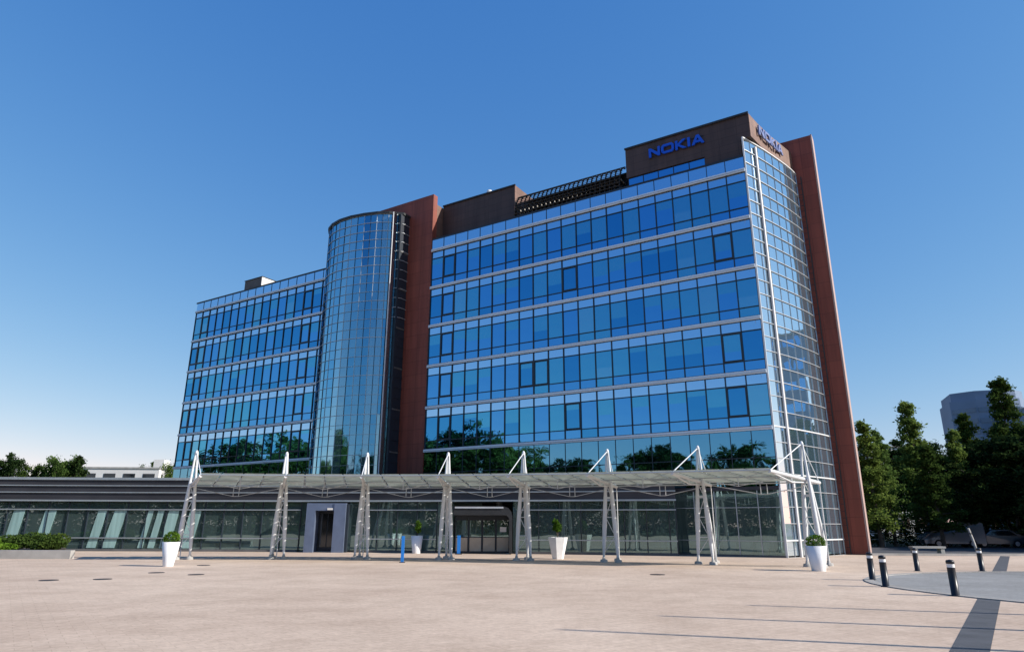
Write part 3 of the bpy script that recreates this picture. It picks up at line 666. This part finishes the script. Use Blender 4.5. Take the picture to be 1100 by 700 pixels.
for i in range(7):
    for q in range(4):
        f0, f1 = fr[i].lerp(fr[i + 1], q / 4 + .01), fr[i].lerp(fr[i + 1], (q + 1) / 4 - .01)
        r0, r1 = re_[i].lerp(re_[i + 1], q / 4 + .01), re_[i].lerp(re_[i + 1], (q + 1) / 4 - .01)
        P = [f0 + up, f1 + up, r1 + up, r0 + up]; Q = [p + Vector((0, 0, .012)) for p in P]; m = MB()
        m.poly(P + Q, [(3, 2, 1, 0), (4, 5, 6, 7), (0, 1, 5, 4), (1, 2, 6, 5), (2, 3, 7, 6), (3, 0, 4, 7)], 'canopy_glass'); m.build('glass_panel', CN)
    m = MB()
    for t in (0, .5, 1):
        m.tube([fr[i].lerp(re_[i], t) + Vector((0, 0, .04)), fr[i + 1].lerp(re_[i + 1], t) + Vector((0, 0, .04))], .035, 'frame_steel', 6)
    for q in range(1, 4):
        m.bar(fr[i].lerp(fr[i + 1], q / 4) + Vector((0, 0, .07)), re_[i].lerp(re_[i + 1], q / 4) + Vector((0, 0, .07)), .035, .035, 'frame_steel')
    m.build('purlin', CN)
    m = MB(); a_, b_ = re_[i], re_[i + 1]; c_ = a_.lerp(b_, .5) + Vector((0, 0, -.5)); c1, c2 = a_.lerp(b_, .47) , a_.lerp(b_, .53)
    lo1, lo2 = c1 + Vector((0, 0, -.46)), c2 + Vector((0, 0, -.46))
    m.tube([a_, lo1, lo2, b_], .018, 'light_metal', 6); m.tube([c1, lo1], .022, 'light_metal', 6); m.tube([c2, lo2], .022, 'light_metal', 6)
    f_, g_ = fr[i].lerp(re_[i], .4), fr[i + 1].lerp(re_[i + 1], .4); l1 = f_.lerp(g_, .5) + Vector((0, 0, -.4))
    m.tube([f_, l1, g_], .018, 'light_metal', 6); m.tube([l1, f_.lerp(g_, .5)], .022, 'light_metal', 6)
    m.build('cable_truss', CN)

# ------------------------------------------------------------ planters
def leaf_blob(m, c, rx, rz, n, size, mat, rnd, flat=0.):
    for _ in range(n):
        u = rnd.uniform(-1, 1); t = rnd.uniform(0, 6.283); rr_ = rnd.uniform(.55, 1.0) ** .6
        w = math.sqrt(1 - u * u); p = Vector((c[0] + rx * rr_ * w * math.cos(t), c[1] + rx * rr_ * w * math.sin(t), c[2] + rz * rr_ * u))
        s_ = size * rnd.uniform(.6, 1.4); a_ = Vector((rnd.gauss(0, 1), rnd.gauss(0, 1), rnd.gauss(0, .7))).normalized(); b_ = a_.cross(Vector((rnd.gauss(0, 1), rnd.gauss(0, 1), rnd.gauss(0, 1)))).normalized()
        m.poly([p - a_ * s_, p - b_ * s_ * .5, p + a_ * s_, p + b_ * s_ * .5], [(0, 1, 2, 3)], mat)
def planter(loc, h, r0, r1, plant, label, facet=16):
    t = thing('planter', label, 'planter', loc, 0, 'white planters by the canopy'); m = MB()
    m.lathe([(r0, 0), (r0 * 1.02, .02), (r1, h), (r1 * .88, h), (r1 * .84, h - .08), (0, h - .08)], 'planter_shell', facet)
    if facet < 9:
        m.smooth = [False] * len(m.smooth)
    m.build('pot', t); m = MB(); m.lathe([(r1 * .83, h - .075), (0, h - .07)], 'soil', 16); m.build('soil', t)
    rnd = random.Random(int(abs(loc[0] * 10))); m = MB()
    if plant == 'ball': leaf_blob(m, (0, 0, h + .12), r1 * .95, .32, 1500, .035, 'leaf_box', rnd)
    else:
        for k in range(7):
            a_ = rnd.uniform(0, 6.3); q = Vector((.12 * math.cos(a_), .12 * math.sin(a_), h + rnd.uniform(.35, .75))); m.tube([(0, 0, h - .07), q], .012, 'bark', 5)
            leaf_blob(m, q, .16, .22, 90, .06, 'leaf_box', rnd)
    m.build('shrub', t)
planter((-14.45, 29.9, .004), .98, .2, .36, 'ball', 'white conical planter with a clipped bright green ball beside the leftmost mast')
planter((2.46, 37.4, .004), 1.1, .3, .55, 'tall', 'white faceted planter with upright leafy plant right of the main entrance', 7)
planter((12.2, 28.2, .004), .95, .26, .40, 'ball', 'white conical planter with a clipped green shrub beside the rightmost mast')
planter((-5.95, 44.25, .004), 1.05, .26, .38, 'tall', 'pale planter against the glass left of the main entrance')

# ------------------------------------------------------------ blue posts
t = thing('sign_post', 'slim bright blue information post standing on the plaza between masts', 'post', (-5.14, 33.4, .004)); m = MB(); m.box(-.07, .07, -.035, .035, .0, 1.2, 'blue_paint'); m.build('panel', t)
m = MB(); m.box(-.13, .13, -.1, .1, 0, .03, 'dark_metal'); m.build('base_plate', t)
t = thing('sign_post', 'short blue totem beside the dark doors of the main entrance', 'post', (-3.2, 42.9, .004)); m = MB(); m.box(-.1, .1, -.04, .04, .05, 1.1, 'blue_paint'); m.build('panel', t)
m = MB(); m.box(-.2, .2, -.14, .14, 0, .05, 'dark_metal'); m.build('base_plate', t)

# ------------------------------------------------------------ bollards
def bollard(loc, label):
    t = thing('bollard', label, 'bollard', loc, 0, 'black bollards round the grey paved circle')
    m = MB(); m.lathe([(.14, 0), (.14, .015), (.095, .02), (.095, .69)], 'black_paint', 18); m.build('post', t)
    m = MB(); m.lathe([(.09, .69), (.09, .78)], 'white_paint', 18); m.build('light_band', t)
    m = MB(); m.lathe([(.09, .78), (.1, .782), (.1, .84), (.08, .87), (0, .885)], 'black_paint', 18); m.build('cap', t)
for p, lb in (((11.9, 23.5), 'black bollard closest to the red end wall at the left of its row'), ((11.0, 21.0), 'black bollard with bright band left of the grey paved circle'), ((16.2, 28.35), 'black bollard at the far edge of the grey circle, below the concrete bench'), ((11.36, 18.35), 'large near black bollard at the front edge of the grey circle'), ((18.85, 28.45), 'black bollard at the far edge of the grey circle, rightmost in view')):
    bollard((*p, .004), lb)

# ------------------------------------------------------------ flagpoles standing right of the view (their thin shadows cross the plaza)
for i, (x, y, h) in enumerate(((14.1, 8.35, 8), (15.2, 10.5, 7.4), (16.6, 12.7, 6.8))):
    t = thing('flagpole', 'slim white flagpole standing right of the view, its shadow across the paving', 'flagpole', (x, y, 0), 0, 'flagpoles right of the plaza'); m = MB(); m.tube([(0, 0, 0), (0, 0, h)], [.1, .05], 'white_metal', 8); m.build('pole', t)
    m = MB(); m.lathe([(.16, 0), (.16, .06), (.07, .1)], 'concrete', 12); m.build('base', t)

# ------------------------------------------------------------ drain covers
for i, (x, y, lb) in enumerate(((-14.5, 22.4, 'dark oval-looking drain cover, nearest the left edge of the plaza'), (-13.1, 22.9, 'dark drain cover in front of the bush planting bed, second from left'), (-12.95, 26.0, 'dark drain cover in front of the leftmost white planter'), (-11.1, 25.1, 'dark drain cover in front of the first mast'), (-13.3, 30.7, 'dark drain cover close to the feet of the first mast'), (5.3, 25.8, 'dark drain cover in front of the sixth mast'))):
    m = MB(); m.lathe([(.27, .0), (.27, .012), (.23, .014), (0, .014)], 'iron', 24); tag(m.build('drain_cover', None, (x, y, .004)), lb, 'drain cover', 'drain covers in the paving')

# ------------------------------------------------------------ low wall and bushes at the left
m = MB(); m.box(-48, -22.3, 35.75, 36.1, 0, .42, 'concrete'); tag(m.build('low_wall', None), 'low grey concrete kerb wall in front of the green bushes', 'wall')
m = MB(); m.prism([(-48, 36.102), (-22.9, 36.102), (-27.4, 43.4), (-48, 43.4)], 0, .3, 'soil'); o = m.build('planting_bed'); o['kind'] = 'structure'
rb = random.Random(4)
blbl = ['rounded bright green bush at the right end of the planting bed', 'reddish green bush second from the right end of the planting bed', 'mid green bush in the middle of the planting bed', 'tall loose bush left of the middle of the planting bed', 'low bright bush at the left frame edge', 'dense green bush behind the low wall corner', 'green bush at the far left of the planting bed']
for i, (x, y, r, h, mt_) in enumerate(((-25.2, 38.4, 1.2, .62, 'leaf_mid'), (-27.0, 38.6, 1.3, .72, 'leaf_mid'), (-28.2, 38.3, 1.3, .6, 'leaf_box'), (-30.2, 38.8, 1.3, .8, 'leaf_mid'), (-26.8, 37.1, .9, .35, 'leaf_box'), (-26.6, 40.2, 1.2, .7, 'leaf_mid'), (-32.5, 38.3, 1.4, .7, 'leaf_box'))):
    m = MB()
    for k in range(7):
        a_ = rb.uniform(0, 6.3); q = rb.uniform(0, .6) * r; c = (q * math.cos(a_), q * math.sin(a_), h * rb.uniform(.5, .9)); m.tube([(0, 0, 0), c], .02, 'bark', 4)
        leaf_blob(m, c, r * .5, h * .5, 420, .07, mt_, rb)
    tag(m.build('bush', None, (x, y, .3)), blbl[i], 'bush', 'bushes in the planting bed')

# ------------------------------------------------------------ trees
def tree_mesh(seed, h, spread, kind, leaf, n_leaf, lsize):
    rnd = random.Random(seed); t = MB(); c = MB()
    lean = Vector((rnd.uniform(-.03, .03), rnd.uniform(-.03, .03), 1))
    tr = [lean * (h * u) for u in (0, .25, .5, .75, .95)]
    t.tube(tr, [h * .018, h * .014, h * .010, h * .006, h * .002], 'bark', 8)
    nl = 46 if kind == 'spire' else 30; tot = 0; nodes = []
    for k in range(nl):
        u = .16 + .82 * (k + rnd.random()) / nl if kind == 'spire' else .28 + .66 * (k + rnd.random()) / nl
        if kind == 'spire': L = spread * (1.05 - u) ** .75 * rnd.uniform(.55, 1.15) + .15
        else: L = spread * math.sin(math.pi * min(1, (u - .12) / .95)) ** .6 * rnd.uniform(.55, 1.15)
        az = k * 2.4 + rnd.uniform(-.5, .5); b0 = lean * (h * u); rise = rnd.uniform(-.1, .35) if kind == 'spire' else rnd.uniform(.25, .8)
        e = b0 + Vector((math.cos(az) * L, math.sin(az) * L, L * rise))
        mid = b0.lerp(e, .5) + Vector((0, 0, .06 * L)); t.tube([b0, mid, e], [h * .005, h * .003, .01], 'bark', 4, False)
        for v in (.35, .6, .82, 1.0):
            if rnd.random() < .12: continue
            nodes.append((b0.lerp(e, v) + Vector((rnd.gauss(0, .12 * L), rnd.gauss(0, .12 * L), rnd.gauss(0, .08 * L))), (.22 + .16 * L) * rnd.uniform(.6, 1.25)))
    nodes.append((lean * h * .97, spread * .12)); per = max(6, int(n_leaf / len(nodes)))
    for p, r in nodes:
        for _ in range(per):
            d_ = Vector((rnd.gauss(0, .5), rnd.gauss(0, .5), rnd.gauss(0, .38))) * r * 1.25
            q = p + d_; s_ = lsize * rnd.uniform(.6, 1.4); a_ = Vector((rnd.gauss(0, 1), rnd.gauss(0, 1), rnd.gauss(0, .6))).normalized(); b_ = a_.cross(Vector((rnd.gauss(0, 1), rnd.gauss(0, 1), rnd.gauss(0, 1)))).normalized()
            c.poly([q - a_ * s_, q - b_ * s_ * .55, q + a_ * s_, q + b_ * s_ * .55], [(0, 1, 2, 3)], leaf)
    return t.mesh('tree_trunk'), c.mesh('tree_crown'), h
TV = {
 'spire_a': tree_mesh(1, 12, 2.3, 'spire', 'leaf_mid', 13000, .12), 'spire_b': tree_mesh(2, 12, 1.9, 'spire', 'leaf_bright', 13000, .115),
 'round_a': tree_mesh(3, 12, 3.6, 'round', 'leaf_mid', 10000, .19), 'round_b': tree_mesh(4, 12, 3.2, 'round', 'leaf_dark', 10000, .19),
 'spire_c': tree_mesh(5, 12, 2.8, 'spire', 'leaf_dark', 10000, .18), 'round_c': tree_mesh(6, 12, 4.2, 'round', 'leaf_bright', 11000, .2)}
rt = random.Random(9)
def tree(v, x, y, h, label, group, wide=1.0):
    tm, cm_, h0 = TV[v]; t = thing('tree', label, 'tree', (x, y, -.05), rt.uniform(0, 6.28), group); k = h / h0; t.scale = (k * wide, k * wide, k)
    link('trunk', tm, t); link('crown', cm_, t); return t
G1 = 'trees right of the office block'
for v, x, y, h, w, lb in (
 ('spire_b', 31.6, 60, 10.8, 1.05, 'light green narrow tree closest to the red end wall'),
 ('spire_b', 34.2, 62.5, 10.4, .95, 'light green pointed tree, second from the red end wall'),
 ('spire_b', 38.9, 65, 13.6, 1.0, 'tallest light green spire tree left of the distant glass tower'),
 ('spire_a', 36.3, 59, 8.6, 1.2, 'shorter bushy tree in front of the light green spire'),
 ('spire_b', 41.9, 64, 10.7, .95, 'light green spire tree just right of the tallest green one'),
 ('round_b', 43.2, 66, 8.6, 1.15, 'dark rounded tree below the left edge of the distant glass tower'),
 ('spire_a', 47.6, 70, 13.2, .9, 'yellowish topped dark tree in front of the distant glass tower'),
 ('round_b', 44.6, 59, 8.2, 1.3, 'dark dense tree behind the rightmost bollard'),
 ('spire_a', 49.8, 68, 16.4, .85, 'tallest dark tree rising over the distant glass tower'),
 ('round_b', 46.5, 62, 9.6, 1.2, 'very dark broad tree near the right frame edge'),
 ('spire_c', 49.0, 62, 11.6, 1.0, 'dark pointed tree at the right frame edge'),
 ('round_b', 41.0, 68, 8.6, 1.3, 'dark tree filling the gap behind the light green spires'),
 ('round_b', 37.0, 71, 8.0, 1.4, 'dark tree low behind the first two light green trees'),
 ('round_b', 52.3, 72, 10.8, 1.2, 'dark tree behind the tallest dark one'),
 ('round_b', 47.2, 66, 9.4, 1.1, 'dark round tree filling the gap under the tallest dark tree'),
 ('round_b', 40.3, 60.5, 6.6, 1.3, 'low dark tree under the tallest light green spire'),
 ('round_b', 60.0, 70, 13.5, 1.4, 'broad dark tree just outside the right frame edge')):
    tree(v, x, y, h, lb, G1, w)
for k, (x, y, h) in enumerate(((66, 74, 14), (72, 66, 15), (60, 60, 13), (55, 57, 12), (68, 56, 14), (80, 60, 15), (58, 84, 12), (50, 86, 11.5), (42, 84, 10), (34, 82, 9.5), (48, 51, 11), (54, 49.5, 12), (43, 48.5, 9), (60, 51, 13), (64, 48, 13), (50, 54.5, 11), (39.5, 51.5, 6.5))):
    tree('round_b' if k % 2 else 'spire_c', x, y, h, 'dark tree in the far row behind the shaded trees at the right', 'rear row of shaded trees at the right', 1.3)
G2 = 'trees beyond the low entrance hall'
for v, x, y, h, w, lb in (
 ('round_b', -88.5, 120, 12.7, .8, 'dark conifer-like tree nearest the left frame edge above the hall roof'), ('round_a', -84.3, 121, 11.2, .8, 'small low tree beside the white block at the far left'),
 ('round_c', -92, 118, 11.3, .9, 'green tree cut by the left frame edge'), ('spire_c', -76.5, 120, 13.3, .9, 'tallest dark tree over the hall roof left of the white houses'),
 ('round_c', -80.2, 122, 12.2, .7, 'light green low tree left of the tallest dark one'), ('round_a', -78.8, 119, 12.0, .7, 'mid green tree touching the tallest dark one'),
 ('round_a', -83.5, 160, 15.2, .6, 'small hazy tree behind the white house, left of its chimney'), ('round_a', -77.5, 162, 16.2, .6, 'small hazy tree behind the white house, right of its chimney'),
 ('round_a', -71.5, 160, 16.6, .7, 'hazy round tree close to the office wing corner'), ('round_c', -57.5, 118, 11.9, .6, 'light green tree just left of the office wing'),
 ('round_a', -66.5, 165, 16.3, .6, 'hazy tree above the green one near the office wing')):
    tree(v, x, y, h, lb, G2, w)
LR = 'tree behind the photographer, seen only mirrored in the blue glass facade'
for k in range(42):
    u = k / 41; ang = R(150 + 114 * u); rad = 112 - 52 * min(1, u * 1.15) + rt.uniform(-6, 6)
    h = (16 + 7 * math.exp(-((u - .27) / .07) ** 2) - 2 * u) * rt.uniform(.8, 1.12)
    tree(['round_a', 'round_b', 'spire_a', 'round_c', 'spire_c'][k % 5], rad * math.cos(ang), 14 + rad * math.sin(ang) * .9, h, LR, 'trees behind the photographer', 1.25)

# ------------------------------------------------------------ far buildings
def block(name, label, loc, sx, sy, h, wall, rz=0, rows=0, cols=0, wmat='car_glass', strips=False):
    t = thing(name, label, 'building', loc, R(rz), 'distant buildings'); m = MB(); m.box(-sx / 2, sx / 2, -sy / 2, sy / 2, 0, h, wall); m.build('wall', t)
    m = MB(); m.box(-sx / 2 - .15, sx / 2 + .15, -sy / 2 - .15, sy / 2 + .15, h, h + .35, 'concrete'); m.build('roof', t)
    for r in range(rows):
        z = h * (r + .35) / rows
        for c in range(cols):
            x = -sx / 2 + sx * (c + .5) / cols; m = MB(); m.box(x - sx / cols * .3, x + sx / cols * .3, -sy / 2 - .06, -sy / 2 + .02, z, z + h / rows * .42, wmat); m.build('window', t)
    return t
block('white_house', 'low white flat-roofed house over the hall roof, left of the office wing', (-85, 150, 0), 20, 12, 12.9, 'far_white', 4, 3, 5)
m = MB(); m.box(-1, 1.2, -1.5, 1.5, 0, 2.4, 'far_white')
o = block('white_house', 'longer white house with a roof box, next to the office wing', (-74, 151, 0), 14, 10, 12.9, 'far_white', 4, 3, 4); m.build('chimney', o, (-3.5, 0, 12.9))
block('white_house', 'small white block between the dark trees at the far left', (-116, 162, 0), 9, 8, 14.2, 'far_white', 0, 3, 3)
# glass tower beyond the trees at the right
t = thing('glass_tower', 'distant grey blue faceted glass tower above the dark trees', 'building', (156, 222, 0), 0, 'distant buildings')
t.scale = (.84, 1, .985)
fp = [(-14.5, -4), (-9, -10), (-2, -12), (6, -12), (11.5, -9), (13, 0), (9, 10), (-8, 10)]; m = MB(); m.prism(fp, 0, 41.5, 'far_grey'); m.build('wall', t, fix=True)
m = MB(); fp2 = [(x * .93, y * .93) for x, y in fp]; m.prism(fp2, 41.5, 44.3, 'far_grey'); m.build('roof_storey', t, fix=True)
for z in [3 + 3.5 * k for k in range(11)]:
    m = MB()
    for a_, b_ in list(zip(fp, fp[1:]))[:5]:
        A = Vector((*a_, z)); Bv = Vector((*b_, z)); m.bar(A.lerp(Bv, .04) * 1.0, A.lerp(Bv, .96), .3, 1.5, 'far_glass')
    m.build('window_band', t)
block('glass_tower', 'lower grey blue block at the right frame edge behind the trees', (164, 205, 0), 22, 14, 35.5, 'far_grey', 0, 9, 1, 'far_glass')
block('white_house', 'pale roof glimpsed between the light green spire trees', (72, 130, 0), 12, 10, 15.6, 'far_white', 0, 4, 4)
block('office_block', 'dark office block right of the view, mirrored in the curved glazing', (97, 60, 0), 16, 15, 33, 'far_grey', -70, 9, 4, 'office_glass')

# ------------------------------------------------------------ roadside things at the right
t = thing('concrete_bench', 'low pale concrete bench in the shade beyond the bollards', 'bench', (26.5, 44.9, .0)); m = MB(); m.box(-1.05, 1.05, -.25, .25, .38, .5, 'concrete'); m.build('seat', t)
for x in (-.85, .85): m = MB(); m.box(x - .12, x + .12, -.22, .22, 0, .38, 'concrete'); m.build('leg', t)
t = thing('railing', 'thin pale steel railing under the light green trees', 'railing', (33, 63, 0)); m = MB(); m.tube([(-3.2, 0, 1.1), (6, 0, 1.1)], .045, 'light_metal', 6); m.build('top_rail', t)
m = MB(); m.tube([(-3.2, 0, .6), (6, 0, .6)], .025, 'light_metal', 6); m.build('mid_rail', t)
for k in range(6): m = MB(); m.tube([(-3.2 + 1.84 * k, 0, 0), (-3.2 + 1.84 * k, 0, 1.1)], .03, 'light_metal', 6); m.build('post', t)
def car(loc, rz, paint, label, van=False):
    t = thing('parked_van' if van else 'parked_car', label, 'van' if van else 'car', loc, R(rz), 'vehicles parked under the trees')
    if van: prof = [(-2.4, .3), (-2.45, 1.0), (-2.38, 1.95), (-2.2, 2.05), (1.1, 2.05), (1.35, 1.95), (1.85, 1.15), (2.35, .95), (2.45, .6), (2.4, .3)]; gl = [(1.12, 1.86), (1.3, 1.86), (1.76, 1.2), (1.0, 1.2)]; side = [(-.9, 1.2), (.95, 1.2), (.95, 1.8), (-.9, 1.8)]
    else: prof = [(-2.1, .3), (-2.18, .6), (-2.1, .95), (-1.75, 1.02), (-1.3, 1.4), (-.9, 1.46), (.3, 1.46), (.6, 1.38), (1.15, .98), (1.95, .85), (2.15, .65), (2.15, .3)]; side = [(-1.45, 1.0), (1.0, 1.0), (.5, 1.36), (-.95, 1.38)]
    m = MB(); n = len(prof); w = .86
    P = [(x, -w * (1 if z < 1.1 else .86), z) for x, z in prof] + [(x, w * (1 if z < 1.1 else .86), z) for x, z in prof]
    m.poly(P, [tuple(range(n)), tuple(range(n, 2 * n))[::-1]] + [(i, (i + 1) % n, n + (i + 1) % n, n + i) for i in range(n)], paint); m.build('body', t, fix=True)
    for sg in (-1, 1):
        m = MB(); yy = sg * (w * (.93 if not van else .99) + .01); P = [(x, sg * (w * (1 if z < 1.1 else .88) + .012), z) for x, z in side]; m.poly(P, [(0, 1, 2, 3)], 'car_glass'); m.build('side_window', t)
        for x in (-1.35, 1.35):
            m = MB(); m.tube([(x, sg * .68, .32), (x, sg * .88, .32)], .32, 'tyre', 16); wh = m.build('wheel', t); m = MB(); m.tube([(x, sg * .875, .32), (x, sg * .9, .32)], .19, 'light_metal', 12); m.build('rim', wh)
        m = MB(); xf = 2.36 if van else 2.1; m.box(xf, xf + .08, sg * .6 - .15, sg * .6 + .15, .62, .76, 'lamp_glass'); m.build('headlight', t)
    m = MB()
    if van: m.poly([(1.38, -.72, 1.9), (1.38, .72, 1.9), (1.82, .78, 1.22), (1.82, -.78, 1.22)], [(0, 1, 2, 3)], 'car_glass')
    else: m.poly([(.62, -.68, 1.39), (.62, .68, 1.39), (1.15, .76, 1.0), (1.15, -.76, 1.0)], [(0, 1, 2, 3)], 'car_glass')
    m.build('windscreen', t)
car((38.2, 61, .004), 170, 'car_silver', 'grey van parked in the shade left of the dark car', True)
car((41.8, 60.8, .004), 175, 'car_grey', 'grey car parked in the shade right of the grey van')
car((45.5, 58.5, .004), 185, 'car_blue', 'dark blue car parked in the shade toward the right edge')
t = thing('tree_stake', 'short leaning pale wooden stake behind the rightmost bollard', 'stake', (33.0, 50.0, 0)); m = MB(); m.tube([(0, 0, 0), (-.14, 0, .8), (-.32, 0, 1.6)], [.09, .085, .07], 'birch_bark', 8); m.build('pole', t)
m = MB(); m.tube([(-.24, 0, 1.2), (-.24, 0, 1.27)], [.11, .11], 'dark_metal', 8); m.build('strap', t)
m = MB(); rb = random.Random(6)
for k in range(120): leaf_blob(m, (24 + (k % 60) * .8, 63.5 + (k // 60) * 9 + rb.uniform(-1.2, 1.2), .8 + rb.uniform(0, .5)), 1.1, 1.0, 150, .14, 'leaf_dark', rb)
tag(m.build('undergrowth'), 'dark undergrowth below the trees at the right', 'undergrowth', kind='stuff')

# hedge and undergrowth along the far edge behind the photographer, added to close a pale gap mirrored in the glass
m = MB(); rb = random.Random(12)
for k in range(190):
    u = k / 189; ang = R(150 + 150 * u); rad = 118 - 50 * min(1, u * 1.1) + rb.uniform(-5, 5)
    leaf_blob(m, (rad * math.cos(ang), 14 + rad * math.sin(ang) * .9, 2.6 + rb.uniform(-.6, 1.2)), 3.4, 3.4, 330, .3, rb.choice(['leaf_dark', 'leaf_mid']), rb)
tag(m.build('undergrowth'), 'dense hedge added behind the photographer to darken the hall glass reflection', 'undergrowth', kind='stuff')
